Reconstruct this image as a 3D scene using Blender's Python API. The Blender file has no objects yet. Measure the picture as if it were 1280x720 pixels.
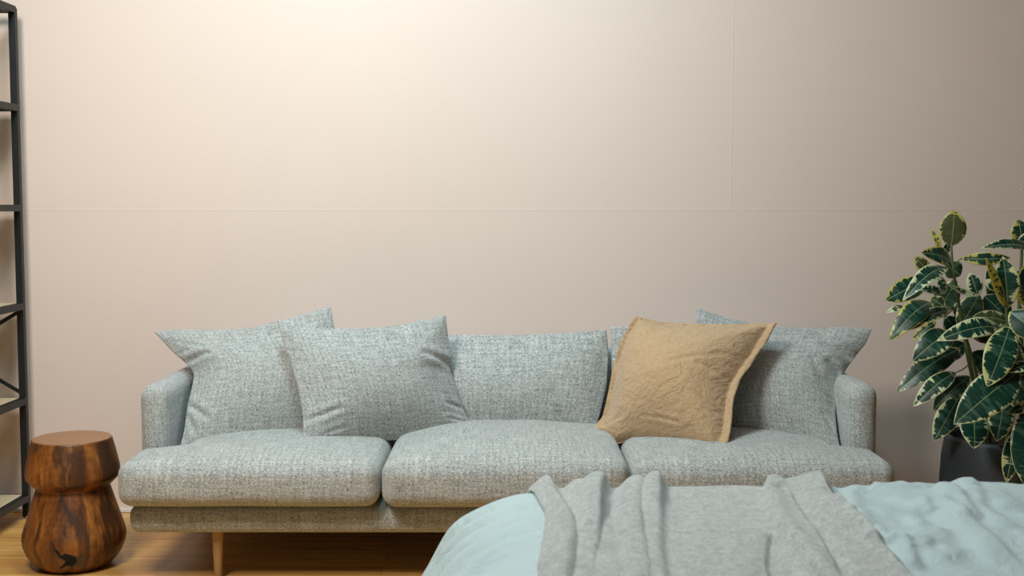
import bpy, bmesh, math, random
import numpy as np
from mathutils import Vector, Matrix, noise as mnoise

# ------------------------------------------------------------------ camera, light, exposure
F_PX = 1480.0; CAM_H = 1.137; PITCH = math.atan(102.0 / F_PX)
scene = bpy.context.scene
cam_d = bpy.data.cameras.new('camera'); cam = bpy.data.objects.new('camera', cam_d)
scene.collection.objects.link(cam)
cam.location = (0, 0, CAM_H); cam.rotation_euler = (math.pi / 2 - PITCH, 0, 0)
cam_d.sensor_width = 36; cam_d.lens = 36 * F_PX / 1280
cam_d.dof.use_dof = True; cam_d.dof.focus_distance = 3.85; cam_d.dof.aperture_fstop = 6.3
cam_d.clip_start = 0.05
scene.camera = cam
scene.view_settings.view_transform = 'Standard'; scene.view_settings.look = 'None'
scene.view_settings.gamma = 1; scene.view_settings.use_curve_mapping = False
scene.view_settings.exposure = 0.0

world = bpy.data.worlds.new('world'); scene.world = world; world.use_nodes = True
bg = world.node_tree.nodes['Background']
bg.inputs[0].default_value = (0.70, 0.95, 1.0, 1); bg.inputs[1].default_value = 0.015

def area(name, loc, target, size, power, col, size_y=None, spread=None):
    l = bpy.data.lights.new(name, 'AREA'); l.energy = power; l.color = col
    l.shape = 'RECTANGLE'; l.size = size; l.size_y = size_y or size
    if spread: l.spread = spread
    o = bpy.data.objects.new(name, l); scene.collection.objects.link(o)
    o.location = loc
    o.rotation_euler = (Vector(target) - Vector(loc)).to_track_quat('-Z', 'Y').to_euler()
    return o
def spot(name, loc, target, power, col, angle, blend, radius):
    l = bpy.data.lights.new(name, 'SPOT'); l.energy = power; l.color = col
    l.spot_size = math.radians(angle); l.spot_blend = blend; l.shadow_soft_size = radius
    o = bpy.data.objects.new(name, l); scene.collection.objects.link(o)
    o.location = loc
    o.rotation_euler = (Vector(target) - Vector(loc)).to_track_quat('-Z', 'Y').to_euler()
    return o
area('ceiling_light_sofa', (-.4, 2.9, 3.2), (-.4, 2.95, 0), .8, 49, (.66, .92, 1.0))
spot('track_light_wall', (-.25, 2.4, 3.2), (-.35, 4.35, 1.7), 40, (.36, .72, 1.0), 84, 1.0, .2)
area('ceiling_light_left', (-1.3, 1.75, 2.80), (-.6, 3.9, .7), .7, 74, (.96, .93, .86))
area('fill_light_front', (-.6, -1.2, 2.6), (.2, 3.0, .4), 2.2, 7, (.95, .95, .95), 1.4)  # added fill from the front for the sofa's front faces, not a real window
area('ceiling_light_bed', (.2, 1.8, 3.2), (.2, 2.0, 0), .8, 14, (1.0, .80, .66))

# ------------------------------------------------------------------ helpers
C = scene.collection
ct, st = math.cos(PITCH), math.sin(PITCH)
def P(px, py, Y):
    a = (px - 640) / F_PX; b = -(py - 360) / F_PX
    dy = ct + b * st; dz = -st + b * ct
    t = Y / dy
    return Vector((a * t, Y, CAM_H + dz * t))
def PZ(px, py, Z):
    a = (px - 640) / F_PX; b = -(py - 360) / F_PX
    dy = ct + b * st; dz = -st + b * ct
    t = (Z - CAM_H) / dz
    return Vector((a * t, dy * t, Z))

def mat(name, **kw):
    m = bpy.data.materials.new(name); m.use_nodes = True
    nt = m.node_tree; b = nt.nodes['Principled BSDF']
    for k, v in kw.items():
        b.inputs[k.replace('_', ' ')].default_value = v
    return m, nt, b
class NB:
    def __init__(s, nt): s.nt = nt
    def n(s, t, **kw):
        n = s.nt.nodes.new(t)
        for k, v in kw.items(): setattr(n, k, v)
        return n
    def l(s, a, b): s.nt.links.new(a, b)
    def coord(s, what='Object', scale=(1, 1, 1), uv=None):
        if uv:
            tc = s.n('ShaderNodeUVMap', uv_map=uv); out = tc.outputs[0]
        else:
            tc = s.n('ShaderNodeTexCoord'); out = tc.outputs[what]
        mp = s.n('ShaderNodeMapping'); mp.inputs['Scale'].default_value = scale
        s.l(out, mp.inputs[0]); return mp.outputs[0]
    def noise(s, vec, scale=1, detail=2, rough=.5, dist=0):
        n = s.n('ShaderNodeTexNoise'); n.inputs['Scale'].default_value = scale
        n.inputs['Detail'].default_value = detail; n.inputs['Roughness'].default_value = rough
        n.inputs['Distortion'].default_value = dist
        s.l(vec, n.inputs['Vector']); return n.outputs['Fac']
    def ramp(s, fac, stops, interp='LINEAR'):
        r = s.n('ShaderNodeValToRGB'); r.color_ramp.interpolation = interp
        e = r.color_ramp.elements
        while len(e) < len(stops): e.new(0.5)
        for i, (p, c) in enumerate(stops):
            e[i].position = p; e[i].color = (*c, 1) if len(c) == 3 else c
        s.l(fac, r.inputs[0]); return r.outputs[0]
    def math(s, op, a, b=None, c=None):
        n = s.n('ShaderNodeMath', operation=op)
        for i, v in enumerate((a, b, c)):
            if v is None: continue
            if isinstance(v, (int, float)): n.inputs[i].default_value = v
            else: s.l(v, n.inputs[i])
        return n.outputs[0]
    def mix(s, f, a, b, blend='MIX'):
        n = s.n('ShaderNodeMix', data_type='RGBA', blend_type=blend)
        for i, v in ((0, f), (6, a), (7, b)):
            if isinstance(v, (int, float)): n.inputs[i].default_value = v
            elif isinstance(v, tuple): n.inputs[i].default_value = (*v, 1)
            else: s.l(v, n.inputs[i])
        return n.outputs[2]
    def bump(s, h, bsdf, strength=.3, dist=.002):
        n = s.n('ShaderNodeBump'); n.inputs['Strength'].default_value = strength
        n.inputs['Distance'].default_value = dist
        s.l(h, n.inputs['Height']); s.l(n.outputs[0], bsdf.inputs['Normal'])
        return n

def link(name, me, m, parent=None):
    o = bpy.data.objects.new(name, me); C.objects.link(o)
    if m: me.materials.append(m)
    if parent: o.parent = parent
    return o
def shift_to(o, loc):
    """put a mesh object's origin at loc without moving its surface"""
    o.data.transform(Matrix.Translation(-Vector(loc))); o.location = loc
def tag(o, label, cat, group=None):
    o['label'] = label; o['category'] = cat
    if group: o['group'] = group
    return o
def struct(o): o['kind'] = 'structure'; return o
def thing(name, label, cat, loc=(0, 0, 0), group=None):
    o = bpy.data.objects.new(name, None); C.objects.link(o); o.location = loc
    o.empty_display_size = .1
    return tag(o, label, cat, group)
def reparent(o, root):
    o.parent = root; o.matrix_parent_inverse = Matrix.Translation(-root.location)
def bm_mesh(name, bm, smooth=False):
    bmesh.ops.recalc_face_normals(bm, faces=bm.faces)
    me = bpy.data.meshes.new(name); bm.to_mesh(me); bm.free()
    if smooth:
        for p in me.polygons: p.use_smooth = True
    return me
def bm_box(bm, x0, x1, y0, y1, z0, z1, bev=0, seg=2):
    r = bmesh.ops.create_cube(bm, size=1)
    for v in r['verts']:
        v.co = Vector(((x0 + x1) / 2 + v.co.x * (x1 - x0), (y0 + y1) / 2 + v.co.y * (y1 - y0), (z0 + z1) / 2 + v.co.z * (z1 - z0)))
    if bev:
        es = set(e for v in r['verts'] for e in v.link_edges)
        bmesh.ops.bevel(bm, geom=list(es), offset=bev, segments=seg, affect='EDGES')
def box(name, x0, x1, y0, y1, z0, z1, m, bev=0, seg=2, root=None):
    bm = bmesh.new(); bm_box(bm, x0, x1, y0, y1, z0, z1, bev, seg)
    o = link(name, bm_mesh(name, bm), m)
    if root: reparent(o, root)
    return o
def bar(name, a, b, w, t, m, up=(0, 1, 0), bev=.001, root=None):
    a = Vector(a); b = Vector(b); d = b - a; L = d.length; d.normalize()
    upv = Vector(up); s = d.cross(upv).normalized(); u = s.cross(d)
    bm = bmesh.new(); bm_box(bm, -w / 2, w / 2, -t / 2, t / 2, 0, L, bev, 1)
    M = Matrix((( s.x, u.x, d.x, a.x), (s.y, u.y, d.y, a.y), (s.z, u.z, d.z, a.z), (0, 0, 0, 1)))
    bm.transform(M)
    o = link(name, bm_mesh(name, bm), m)
    if root: reparent(o, root)
    return o
def lathe(name, prof, m, loc, n=96, cap=True, smooth=True, root=None):
    bm = bmesh.new(); rings = []
    for r, z in prof:
        if r < 1e-5: rings.append([bm.verts.new((0, 0, z))])
        else: rings.append([bm.verts.new((r * math.cos(2 * math.pi * i / n), r * math.sin(2 * math.pi * i / n), z)) for i in range(n)])
    for A, B in zip(rings, rings[1:]):
        for i in range(n):
            j = (i + 1) % n
            if len(A) == 1 and len(B) > 1: bm.faces.new((A[0], B[i], B[j]))
            elif len(B) == 1 and len(A) > 1: bm.faces.new((A[i], B[0], A[j]))
            elif len(A) > 1: bm.faces.new((A[i], B[i], B[j], A[j]))
    o = link(name, bm_mesh(name, bm, smooth), m); o.location = loc
    if root: o.parent = root; o.location = Vector(loc) - root.location
    return o
def tube(name, pts, radii, m, n=10, root=None):
    pts = [Vector(p) for p in pts]
    # catmull-rom resample
    out = []; rad = []
    for i in range(len(pts) - 1):
        p0 = pts[max(i - 1, 0)]; p1 = pts[i]; p2 = pts[i + 1]; p3 = pts[min(i + 2, len(pts) - 1)]
        for k in range(6):
            t = k / 6
            out.append(.5 * ((2 * p1) + (p2 - p0) * t + (2 * p0 - 5 * p1 + 4 * p2 - p3) * t * t + (3 * p1 - p0 - 3 * p2 + p3) * t ** 3))
            rad.append(radii[i] * (1 - t) + radii[i + 1] * t)
    out.append(pts[-1]); rad.append(radii[-1])
    bm = bmesh.new(); rings = []
    for i, p in enumerate(out):
        d = (out[min(i + 1, len(out) - 1)] - out[max(i - 1, 0)]).normalized()
        a = d.cross(Vector((0.3, 1, .1))).normalized(); b = d.cross(a)
        rings.append([bm.verts.new(p + (a * math.cos(2 * math.pi * k / n) + b * math.sin(2 * math.pi * k / n)) * rad[i]) for k in range(n)])
    for A, B in zip(rings, rings[1:]):
        for k in range(n): bm.faces.new((A[k], A[(k + 1) % n], B[(k + 1) % n], B[k]))
    bm.faces.new(rings[0]); bm.faces.new(rings[-1])
    o = link(name, bm_mesh(name, bm, True), m)
    if root: reparent(o, root)
    return o

# ------------------------------------------------------------------ materials
WALL_Y = 4.35
SEAM_Z = 1.124; SEAM_X = 0.802
def m_wall():
    m, nt, b = mat('pink_wall_paint', Roughness=.75); k = NB(nt); v = k.coord()
    n1 = k.noise(v, 170, 4, .6); n2 = k.noise(v, 1.2, 2)
    col = k.ramp(n2, [(.3, (.72, .585, .51)), (.7, (.745, .605, .53))])
    k.l(col, b.inputs['Base Color'])
    sp = k.n('ShaderNodeSeparateXYZ'); tc = k.n('ShaderNodeTexCoord'); k.l(tc.outputs['Object'], sp.inputs[0])
    wob = k.math('MULTIPLY', k.math('SUBTRACT', k.noise(v, 3, 2), .5), .006)
    dz = k.math('ABSOLUTE', k.math('ADD', k.math('SUBTRACT', sp.outputs['Z'], SEAM_Z), wob))
    dx = k.math('ABSOLUTE', k.math('ADD', k.math('SUBTRACT', sp.outputs['X'], SEAM_X), wob))
    up = k.math('GREATER_THAN', sp.outputs['Z'], SEAM_Z)
    lz = k.math('SUBTRACT', 1, k.math('MINIMUM', k.math('DIVIDE', dz, .0035), 1))
    lx = k.math('MULTIPLY', up, k.math('SUBTRACT', 1, k.math('MINIMUM', k.math('DIVIDE', dx, .0035), 1)))
    seams = k.math('MAXIMUM', lz, lx)
    pim = k.math('MULTIPLY', k.math('GREATER_THAN', k.noise(v, 9, 0), .765), .6)
    h = k.math('ADD', k.math('ADD', k.math('MULTIPLY', n1, .28), k.math('MULTIPLY', seams, .44)), k.math('MULTIPLY', pim, 0))
    k.bump(h, b, .5, .0022)
    return m
def m_floor():
    m, nt, b = mat('honey_wood_floor', Roughness=.32); k = NB(nt)
    v = k.coord()
    br = k.n('ShaderNodeTexBrick'); k.l(v, br.inputs[0])
    br.inputs['Scale'].default_value = 1; br.inputs['Brick Width'].default_value = 1.1
    br.inputs['Row Height'].default_value = .075; br.inputs['Mortar Size'].default_value = .0012
    br.inputs['Mortar Smooth'].default_value = .2
    br.inputs['Color1'].default_value = (.53, .275, .075, 1); br.inputs['Color2'].default_value = (.72, .41, .13, 1)
    br.inputs['Mortar'].default_value = (.30, .13, .03, 1); br.offset = .37
    gv = k.coord(scale=(2.5, 60, 1)); g = k.noise(gv, 1, 5, .6, .4)
    gc = k.ramp(g, [(.3, (.62, .52, .42)), (.5, (1, 1, 1)), (.75, (1.25, 1.2, 1.1))])
    k.l(k.mix(1.0, br.outputs['Color'], gc, 'MULTIPLY'), b.inputs['Base Color'])
    k.bump(g, b, .08, .002)
    return m
def m_tweed(name, dark, mid, light, teal=.0):
    m, nt, b = mat(name, Roughness=.95); k = NB(nt)
    b.inputs['Sheen Weight'].default_value = .25; b.inputs['Sheen Roughness'].default_value = .5
    b.inputs['Specular IOR Level'].default_value = .15
    va = k.coord(uv='UVMap', scale=(95, 400, 1)); vb = k.coord(uv='UVMap', scale=(400, 95, 1))
    n1 = k.noise(va, 1, 2, .6); n2 = k.noise(vb, 1, 2, .6)
    vc = k.coord(uv='UVMap', scale=(350, 350, 1)); n3 = k.noise(vc, 1, 2, .8)
    vs = k.coord(uv='UVMap', scale=(12, 120, 1)); n4 = k.noise(vs, 1, 2)
    vt = k.coord(uv='UVMap', scale=(120, 12, 1)); n5 = k.noise(vt, 1, 2)
    s = k.math('ADD', k.math('ADD', n1, n2), n3)
    s = k.math('ADD', s, k.math('MULTIPLY', k.math('ADD', n4, n5), .45))
    s = k.math('DIVIDE', s, 3.9)
    col = k.ramp(s, [(.405, dark), (.50, mid), (.595, light)])
    k.l(col, b.inputs['Base Color'])
    k.bump(s, b, .7, .005)
    return m
def m_linen():
    m, nt, b = mat('tan_linen', Roughness=.92); k = NB(nt)
    b.inputs['Sheen Weight'].default_value = .3; b.inputs['Specular IOR Level'].default_value = .15
    v = k.coord(uv='UVMap'); va = k.coord(uv='UVMap', scale=(60, 600, 1)); vb = k.coord(uv='UVMap', scale=(600, 60, 1))
    s = k.math('ADD', k.noise(va, 1, 2), k.noise(vb, 1, 2)); s = k.math('MULTIPLY', s, .5)
    col = k.ramp(s, [(.35, (.41, .265, .145)), (.5, (.50, .335, .19)), (.65, (.58, .405, .24))])
    k.l(col, b.inputs['Base Color'])
    cr = k.noise(v, 14, 5, .62, 1.2); cr2 = k.noise(v, 45, 3, .6, .8)
    h = k.math('ADD', k.math('MULTIPLY', cr, 1.0), k.math('ADD', k.math('MULTIPLY', cr2, .4), k.math('MULTIPLY', s, .12)))
    k.bump(h, b, .75, .016)
    return m
def m_blue():
    m, nt, b = mat('pale_blue_cotton', Roughness=.85); k = NB(nt)
    b.inputs['Sheen Weight'].default_value = .2; b.inputs['Specular IOR Level'].default_value = .2
    v = k.coord(); n = k.noise(v, 3, 2)
    k.l(k.ramp(n, [(.3, (.345, .43, .44)), (.7, (.38, .465, .475))]), b.inputs['Base Color'])
    k.bump(k.math('ADD', k.noise(v, 15, 5, .6, 1.4), k.math('MULTIPLY', k.noise(v, 500, 2), .03)), b, .5, .016)
    return m
def m_wool():
    m, nt, b = mat('grey_wool', Roughness=1.0); k = NB(nt)
    b.inputs['Sheen Weight'].default_value = .5; b.inputs['Sheen Roughness'].default_value = .4
    b.inputs['Specular IOR Level'].default_value = .05
    v = k.coord(); n1 = k.noise(v, 260, 3, .7); n2 = k.noise(v, 60, 4, .7)
    s = k.math('ADD', k.math('MULTIPLY', n1, .6), k.math('MULTIPLY', n2, .4))
    k.l(k.ramp(s, [(.36, (.24, .26, .255)), (.5, (.41, .43, .42)), (.62, (.58, .60, .58))]), b.inputs['Base Color'])
    k.bump(s, b, .9, .008)
    return m
def m_teak():
    m, nt, b = mat('oiled_teak', Roughness=.38); k = NB(nt)
    # streaks run up the stool: noise stretched along z
    vs = k.coord(scale=(20, 20, .8)); s1 = k.noise(vs, 1, 3, .55, .25)
    vf = k.coord(scale=(120, 120, 5)); s2 = k.noise(vf, 1, 4, .6, .4)
    vw = k.coord(scale=(5, 5, 2.2)); w = k.noise(vw, 1, 2, .5, 1.5)
    base = k.ramp(w, [(.3, (.13, .045, .010)), (.5, (.24, .085, .017)), (.68, (.34, .13, .025))])
    col = k.mix(1.0, base, k.ramp(s2, [(.3, (.62, .58, .55)), (.6, (1.15, 1.1, 1.05))]), 'MULTIPLY')
    mask = k.ramp(s1, [(.48, (0, 0, 0)), (.58, (1, 1, 1))])
    dk = k.math('MULTIPLY', mask, .8)
    col = k.mix(dk, col, (.022, .010, .006))
    # wood grain waves
    wv = k.n('ShaderNodeTexWave', wave_type='RINGS', rings_direction='Y'); wv.inputs['Scale'].default_value = 22
    wv.inputs['Distortion'].default_value = 9; wv.inputs['Detail'].default_value = 2; wv.inputs['Detail Scale'].default_value = .6
    k.l(k.coord(scale=(1, 1, .6)), wv.inputs[0])
    col = k.mix(.12, col, k.mix(1.0, col, k.ramp(wv.outputs['Fac'], [(.1, (.45, .4, .35)), (.6, (1.4, 1.3, 1.2))]), 'MULTIPLY'))
    k.l(col, b.inputs['Base Color'])
    k.bump(s2, b, .12, .002)
    return m
def m_teak_top():
    m, nt, b = mat('oiled_teak_end_grain', Roughness=.4); k = NB(nt)
    wv = k.n('ShaderNodeTexWave', wave_type='RINGS', rings_direction='Z'); wv.inputs['Scale'].default_value = 28
    wv.inputs['Distortion'].default_value = 3; wv.inputs['Detail'].default_value = 3; wv.inputs['Detail Scale'].default_value = 1.2
    v = k.coord(); k.l(v, wv.inputs[0])
    k.l(k.ramp(wv.outputs['Fac'], [(.0, (.20, .08, .030)), (.5, (.31, .135, .055)), (1, (.38, .18, .08))]), b.inputs['Base Color'])
    return m
def m_simple_wood(name, c1, c2, scale=(3, 60, 60), rough=.45):
    m, nt, b = mat(name, Roughness=rough); k = NB(nt)
    n = k.noise(k.coord(scale=scale), 1, 4, .6, .5)
    k.l(k.ramp(n, [(.3, c1), (.7, c2)]), b.inputs['Base Color']); k.bump(n, b, .1, .001)
    return m
def m_plain(name, col, rough, bumpy=0, metallic=0):
    m, nt, b = mat(name, Roughness=rough, Metallic=metallic); k = NB(nt)
    n = k.noise(k.coord(), 60, 3)
    c2 = tuple(min(1, c * 1.12) for c in col)
    k.l(k.ramp(n, [(.3, col), (.7, c2)]), b.inputs['Base Color'])
    if bumpy: k.bump(n, b, bumpy, .002)
    return m
def m_leaf():
    m, nt, b = mat('variegated_leaf', Roughness=.3); k = NB(nt)
    b.inputs['Specular IOR Level'].default_value = .45
    uv = k.n('ShaderNodeUVMap', uv_map='UVMap'); sp = k.n('ShaderNodeSeparateXYZ'); k.l(uv.outputs[0], sp.inputs[0])   # u along (m), v across (m)
    ed = k.n('ShaderNodeUVMap', uv_map='Edge'); se = k.n('ShaderNodeSeparateXYZ'); k.l(ed.outputs[0], se.inputs[0])     # x: distance to edge (m), y: leaf seed
    at = k.n('ShaderNodeAttribute', attribute_name='tone'); sa = k.n('ShaderNodeSeparateColor'); k.l(at.outputs['Color'], sa.inputs[0])
    cmb = k.n('ShaderNodeCombineXYZ')
    k.l(k.math('MULTIPLY', sp.outputs['X'], 120), cmb.inputs[0]); k.l(k.math('MULTIPLY', sp.outputs['Y'], 26), cmb.inputs[1]); k.l(k.math('MULTIPLY', se.outputs['Y'], 37), cmb.inputs[2])
    jag = k.noise(cmb.outputs[0], 1, 2, .6)
    cm2 = k.n('ShaderNodeCombineXYZ')
    k.l(k.math('MULTIPLY', sp.outputs['X'], 34), cm2.inputs[0]); k.l(k.math('MULTIPLY', sp.outputs['Y'], 14), cm2.inputs[1]); k.l(k.math('MULTIPLY', se.outputs['Y'], 91), cm2.inputs[2])
    big = k.noise(cm2.outputs[0], 1, 1, .5)
    # margin width
    wd = k.math('ADD', .0022, k.math('MULTIPLY', k.math('MAXIMUM', k.math('SUBTRACT', k.math('ADD', jag, k.math('MULTIPLY', big, .9)), .90), 0), .040))
    wd = k.math('MULTIPLY', wd, k.math('ADD', .5, sa.outputs['Blue']))
    cream = k.math('LESS_THAN', se.outputs['X'], wd)
    patch = k.ramp(k.math('ADD', k.math('MULTIPLY', jag, .6), k.math('MULTIPLY', big, .4)), [(.50, (0, 0, 0)), (.56, (1, 1, 1))])
    green = k.mix(k.math('MULTIPLY', patch, .75), (.008, .040, .024), (.050, .115, .080))
    olive = k.mix(k.math('MULTIPLY', patch, .5), (.070, .080, .030), (.12, .13, .05))
    inner = k.mix(sa.outputs['Red'], green, olive)
    ccol = k.mix(sa.outputs['Green'], (.58, .62, .38), (.46, .40, .06))
    rib = k.math('LESS_THAN', k.math('ABSOLUTE', sp.outputs['Y']), .0012)
    inner = k.mix(k.math('MULTIPLY', rib, .8), inner, (.28, .33, .17))
    k.l(k.mix(cream, inner, ccol), b.inputs['Base Color'])
    wv = k.n('ShaderNodeTexWave', wave_type='BANDS', bands_direction='X'); wv.inputs['Scale'].default_value = 60; wv.inputs['Distortion'].default_value = 2
    k.l(uv.outputs[0], wv.inputs[0]); k.bump(wv.outputs['Fac'], b, .12, .002)
    return m

MW = m_wall(); MF = m_floor()
TW = m_tweed('grey_tweed', (.12, .128, .124), (.385, .395, .38), (.69, .70, .675))
TWP = m_tweed('pillow_tweed', (.125, .133, .128), (.37, .38, .365), (.65, .66, .64))
LIN = m_linen(); BLUE = m_blue(); WOOL = m_wool(); TEAK = m_teak(); TEAKT = m_teak_top()
OAK = m_simple_wood('oak_leg', (.33, .19, .075), (.46, .28, .12), (60, 60, 3))
PALE = m_simple_wood('pale_ply', (.62, .50, .30), (.72, .60, .38))
BLACK = m_plain('black_metal', (.005, .007, .008), .5, .1)
WHITE = m_plain('white_trim', (.72, .70, .66), .5)
POTM = m_plain('charcoal_pot', (.030, .036, .040), .55, .25)
SOIL = m_plain('soil', (.03, .02, .012), .95, 1)
LEAF = m_leaf(); STEM = m_simple_wood('green_stem', (.05, .085, .025), (.11, .15, .05), (40, 40, 8)); 
MATT = m_plain('mattress_ticking', (.6, .6, .58), .9, .2)
SCREW = m_plain('steel_foot', (.35, .35, .35), .35, 0, 1)

# ------------------------------------------------------------------ setting
struct(box('floor', -4.5, 4.5, -2.5, WALL_Y, -.05, 0, MF))
struct(box('wall_back', -4.5, 4.5, WALL_Y, WALL_Y + .12, -.05, 3.4, MW))
struct(box('baseboard_back', -4.5, 4.5, WALL_Y - .010, WALL_Y, 0, .016, WHITE, .002))

# ------------------------------------------------------------------ soft furnishing builders
def sim_pillow(w, h, n=48, press=1.0, iters=260, stretch=1.0, seed=0):
    """inflate two sewn square sheets; returns front/back height fields (metres)"""
    rng = np.random.RandomState(seed)
    u = np.linspace(-1, 1, n); U, V = np.meshgrid(u, u, indexing='ij')
    base = np.stack([U * w / 2, np.zeros_like(U), V * h / 2], -1)
    dx = w / (n - 1); dz = h / (n - 1); dd = math.hypot(dx, dz)
    S = [base.copy(), base.copy()]
    bulge = (1 - U ** 2) * (1 - V ** 2) * .04
    S[0][..., 1] -= bulge; S[1][..., 1] += bulge
    for s in S: s[..., 1] += rng.randn(n, n) * .0008
    vel = [np.zeros_like(base), np.zeros_like(base)]
    def solve(X, a, b, L, k=1.0):
        A = X[a]; B = X[b]; d = B - A; l = np.sqrt((d * d).sum(-1, keepdims=True)) + 1e-9
        c = d * ((l - L) / l) * .5 * k; X[a] = A + c; X[b] = B - c
    sl = slice
    for it in range(iters):
        for si, X in enumerate(S):
            gx = np.zeros_like(X); gz = np.zeros_like(X)
            gx[1:-1] = X[2:] - X[:-2]; gz[:, 1:-1] = X[:, 2:] - X[:, :-2]
            N = np.cross(gx, gz); N /= (np.sqrt((N * N).sum(-1, keepdims=True)) + 1e-9)
            sg = 1 if si == 0 else -1
            # cross(x,z) = -y for flat sheet
            vel[si] = vel[si] * .90 + N * sg * press * .0009
            X += vel[si]
        prev = [X.copy() for X in S]
        for sub in range(6):
            for X in S:
                for o in (0, 1):
                    a = (sl(o, n - 1, 2), sl(None)); b = (sl(o + 1, n, 2), sl(None)); m_ = min(X[a].shape[0], X[b].shape[0])
                    solve(X, (sl(o, o + 2 * m_ - 1, 2), sl(None)), (sl(o + 1, o + 2 * m_, 2), sl(None)), dx * stretch)
                    solve(X, (sl(None), sl(o, o + 2 * m_ - 1, 2)), (sl(None), sl(o + 1, o + 2 * m_, 2)), dz * stretch)
                solve(X, (sl(0, n - 1), sl(0, n - 1)), (sl(1, n), sl(1, n)), dd, .35)
                solve(X, (sl(1, n), sl(0, n - 1)), (sl(0, n - 1), sl(1, n)), dd, .35)
                # bending
                a = (sl(0, n - 2), sl(None)); b = (sl(2, n), sl(None))
                solve(X, a, b, 2 * dx, .06)
                solve(X, (sl(None), sl(0, n - 2)), (sl(None), sl(2, n)), 2 * dz, .06)
            for idx in ((0, sl(None)), (n - 1, sl(None)), (sl(None), 0), (sl(None), n - 1)):
                mid = (S[0][idx] + S[1][idx]) / 2; S[0][idx] = mid; S[1][idx] = mid
        for si in (0, 1): vel[si] += (S[si] - prev[si]) * .5
    return -S[0][..., 1], S[1][..., 1]

def resample(A, N):
    n = A.shape[0]; t = np.linspace(0, n - 1, N); i = np.clip(np.floor(t).astype(int), 0, n - 2); f = t - i
    f = f * f * (3 - 2 * f) * .0 + f
    R = A[i] * (1 - f)[:, None] + A[i + 1] * f[:, None]
    R = R[:, i] * (1 - f)[None] + R[:, i + 1] * f[None]
    return R
def smooth(A, k=1):
    for _ in range(k):
        B = A.copy(); B[1:-1, 1:-1] = (A[1:-1, 1:-1] * 4 + A[2:, 1:-1] + A[:-2, 1:-1] + A[1:-1, 2:] + A[1:-1, :-2]) / 8; A = B
    return A
def polyline(pts, N):
    """smooth resample (catmull-rom on chord length)"""
    pts = np.array(pts, float); d = np.r_[0, np.cumsum(np.sqrt(((pts[1:] - pts[:-1]) ** 2).sum(1)))]; d /= d[-1]
    t = np.linspace(0, 1, N); out = np.stack([np.interp(t, d, pts[:, j]) for j in range(pts.shape[1])], 1)
    for _ in range(2):
        q = out.copy(); q[1:-1] = (out[:-2] + 2 * out[1:-1] + out[2:]) / 4; out = q
    return out
def edge3(px, ya, yb, N):
    e = polyline(px, N); t = np.linspace(0, 1, N)
    return np.array([P(e[i, 0], e[i, 1], ya + (yb - ya) * t[i]) for i in range(N)])
def crease_field(U, V, creases):
    """creases: (u0,v0,u1,v1,depth,width) valley with soft shoulders, in pillow coordinates"""
    H = np.zeros_like(U)
    for u0, v0, u1, v1, dep, wd in creases:
        du, dv = u1 - u0, v1 - v0; L2 = du * du + dv * dv
        t = ((U - u0) * du + (V - v0) * dv) / L2; tc = np.clip(t, 0, 1)
        d = np.hypot(U - u0 - tc * du, V - v0 - tc * dv)
        fade = .35 + .65 * np.sin(np.pi * np.clip(tc * .8 + .1, 0, 1))
        wd = wd * .62; H += -dep * .62 * fade * np.exp(-(d / wd) ** 1.6) + dep * .42 * fade * np.exp(-((d - 2.2 * wd) / (1.5 * wd)) ** 2)
    return H
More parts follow.
